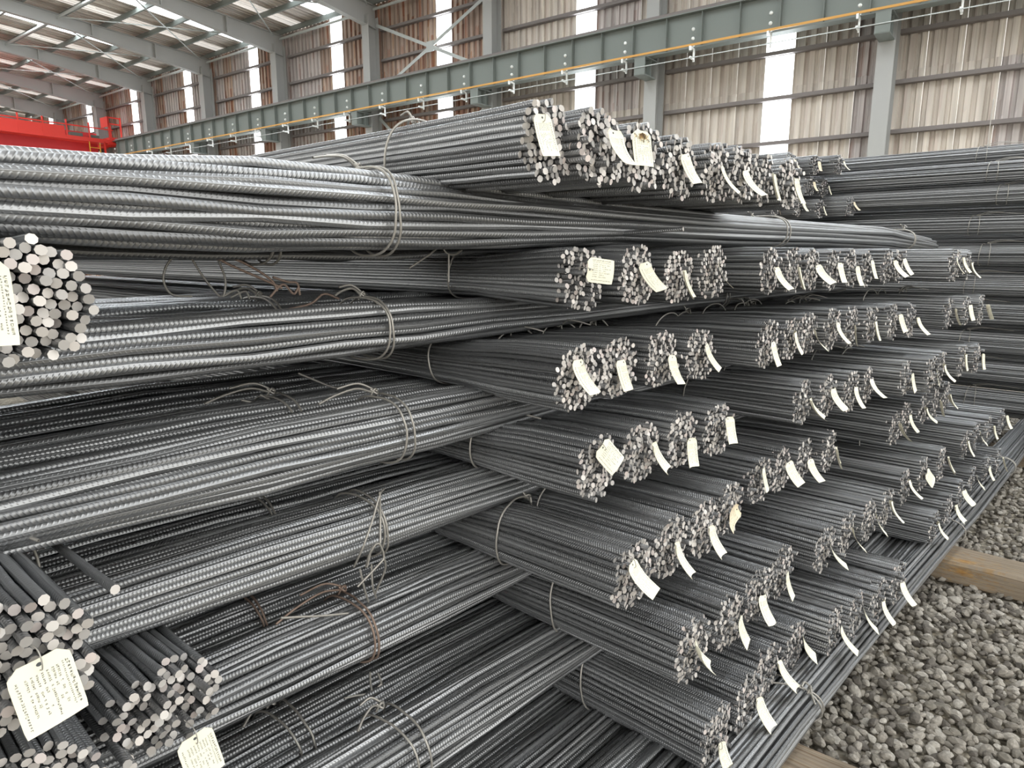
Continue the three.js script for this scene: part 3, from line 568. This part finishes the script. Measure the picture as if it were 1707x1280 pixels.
bBundle(4, .43, 1.28, { d: .0165, single: true, w: .23, h: .17, over: .15, ragged: .03, splay: .02, loose: .09, ties: nearTie, label: 'thick-barred bundle low in the stack with its tag cut off below', tags: [{ geo: tagGeo(.07, .095, .04, .05), y: -.045, z: .02, roll: -.15, turn: 0, tip: -.12, out: .03, wire: 1 }] });
bBundle(4, .19, 1.22, { d: .0165, single: true, w: .22, h: .18, over: .2, ragged: .02, label: 'thick-barred bundle under the bundle with the big tilted tag', tags: [] });
bBundle(2, 0.0, 1.3, { d: NEARD, single: false, w: .215, h: .2, over: .15, label: 'thick-barred bundle between the second and third long layers', tags: [] });
bBundle(5, .32, 1.2, { d: .0165, single: false, w: .22, h: .18, over: .15, label: 'thick-barred bundle under the bundle with the cut-off tag', tags: [] });
bBundle(6, .42, .9, { d: .0165, single: false, w: .22, h: .18, over: .15, label: 'lowest thick-barred bundle on the bars along the ground', tags: [] });
function looseBar(label, p, q, d) {
  const g = thing('loose_bar', label, 'steel bar'); g.position.set(...p);
  const v = new THREE.Vector3(q[0] - p[0], q[1] - p[1], q[2] - p[2]), L = v.length(); g.quaternion.setFromUnitVectors(new THREE.Vector3(1, 0, 0), v.normalize());
  part(g, 'steel_bar', new Bars().add([[0, 0, 0], [L * .5, 0, 0], [L, 0, 0]], d / 2, 9, 1, 0, 1, 3).geometry(), BAR);
}
looseBar('single ribbed bar sticking out alone above the bundle with the tilted tag', [.335, EYE - .545, -1.165], [.345, EYE - .60, -1.95], .0165);
looseBar('single bar end poking out under the topmost long bundle', [2.0, EYE + .08, -1.02], [1.86, EYE + .02, -2.4], .0148);

// loose tie wire: points given as picture pixels on a vertical plane b metres away (the face of the bundle it hangs on)
const camRight = new THREE.Vector3(Math.sin(YAW), 0, Math.cos(YAW)), camFwd = new THREE.Vector3(Math.cos(YAW) * Math.cos(PITCH), -Math.sin(PITCH), -Math.sin(YAW) * Math.cos(PITCH)), camUp = new THREE.Vector3().crossVectors(camRight, camFwd);
function onFace(x, y, b) { const r = camFwd.clone().addScaledVector(camRight, (x - 853.5) / 1110).addScaledVector(camUp, -(y - 640) / 1110); return r.multiplyScalar(-b / r.z).add(new THREE.Vector3(0, EYE, 0)).toArray(); }
function looseWire(label, b, lines, mat = wireMat, r = .0031) {
  const g = thing('loose_wire', label, 'wire');
  const all = lines.map((l) => l.map(([x, y, db = 0]) => onFace(x, y, b + db))), o = all[0][0]; g.position.set(...o);
  for (const l of all) part(g, 'wire_strand', wirePath(l.map((p) => [p[0] - o[0], p[1] - o[1], p[2] - o[2]]), r), mat);
}
looseWire('dangling looped tie wire hanging down the fourth long layer onto the fifth', 1.37, [[[640, 815, .05], [633, 825], [620, 870, -.01], [604, 915, -.01], [590, 945, .02]], [[633, 820], [634, 860], [634, 905, -.02]], [[634, 905, -.02], [622, 911, -.02], [612, 945, -.01]], [[596, 978, -.02], [634, 938, -.03], [640, 930, -.03], [630, 905, -.03], [618, 920, -.02], [610, 945]], [[640, 930, -.03], [643, 945, -.02], [625, 990, .02]], [[600, 948], [606, 975], [614, 1003, .03]], [[619, 940], [621, 975], [627, 997, .03]]]);
looseWire('thin wire loop hanging below the topmost long bundle at the thick-barred end', 1.72, [[[318, 418], [285, 432], [272, 465], [285, 490], [320, 494]], [[312, 420], [345, 470], [370, 495], [376, 470], [360, 424]], [[372, 494], [395, 484], [402, 498]], [[384, 496], [410, 486], [416, 498]]]);
looseWire('tangle of dark tie wire lying on the second long layer', 1.6, [[[352, 424], [380, 440], [430, 462], [470, 480]], [[365, 422], [410, 440], [455, 470], [462, 485]], [[450, 495], [472, 474], [490, 490], [498, 478]], [[480, 516], [520, 505], [540, 490], [565, 498]], [[455, 462], [480, 470], [495, 472], [500, 492]]], rustWire, .0034);
looseWire('stiff wire ends sticking up at the back of the third long layer', 1.7, [[[497, 622], [540, 640], [553, 645]], [[540, 666], [545, 655], [565, 655], [575, 685]], [[585, 688], [580, 660], [572, 650], [552, 645]], [[433, 658], [470, 676]], [[402, 667], [455, 678]]]);
looseWire('bent wire standing up behind the second long layer', 1.5, [[[682, 447], [715, 425], [735, 411], [745, 422], [758, 424], [770, 417]], [[748, 424], [748, 470]]]);
looseWire('wire twist on the fifth long layer with two short tails', 1.42, [[[617, 1120], [618, 1140], [628, 1190]], [[630, 1122], [636, 1142], [630, 1160], [625, 1152], [635, 1140]], [[625, 1155], [590, 1160], [574, 1164]], [[628, 1162], [612, 1170], [595, 1172]], [[632, 1165], [640, 1185]]]);
looseWire('long wire tail resting on the fifth long layer near its rusty knot', 1.36, [[[580, 1022], [540, 1026], [500, 1028], [468, 1030]]]);

// ---------------------------------------------------------------- the stack behind
{
  const zs = [.93, .75, .54, .27, .0, -.28, -.55, -.82, -1.09, -1.36];
  zs.forEach((z, k) => {
    for (let j = 0; j < 2; j++) bundle({ along: 'B', a: 7.75 + j * .34 + rr(-.02, .02) + (k === 0 ? .25 : 0), b: -4.5, z: z - j * .135, d: .016, w: .23, h: k < 4 ? .17 : .19, shell: true, single: false, sides: 6, st: [0, 2, 4, 6, 8, 10], loose: .4, ends: 3, ragged: .02, yaw: 0.0,
      label: j ? `inner bar bundle beside the ${nth[k]} side-on bundle of the stack behind` : `long bar bundle lying side-on in the stack behind, ${nth[k]} from its top`, group: j ? 'inner bundles of the stack behind' : 'side-on bundles of the stack behind', ties: j ? [] : [{ x: 5.35 + rr(-.15, .15), double: true, gap: .06, tail: .35, td: -1, kz: .3, up: k === 0 ? .6 : 0 }] });
  });
  const ends = [[6.92, 2.42, .88], [7.16, 2.27, .87], [7.42, 2.12, .88], [7.4, 2.25, .67], [7.14, 2.3, .67], [6.78, 2.5, .46], [7.02, 2.36, .47], [7.24, 2.22, .46], [7.5, 2.0, .48]];
  ends.forEach(([a, b, z], i) => bBundle(1, a, b, { z, d: .016, single: false, w: .225, h: .2, over: .6, len: 4, label: `small tagged bundle end before the stack behind, ${i < 3 ? 'upper' : i < 5 ? 'middle' : 'lower'} row, ${nth[i < 3 ? 2 - i : i < 5 ? i - 3 : 8 - i]} from it`, group: 'tagged ends in front of the stack behind', ragged: .025, tags: [{ mat: rnd() < .5 ? pinkTag : undefined }] }));
}
renderer.render(scene, camera);
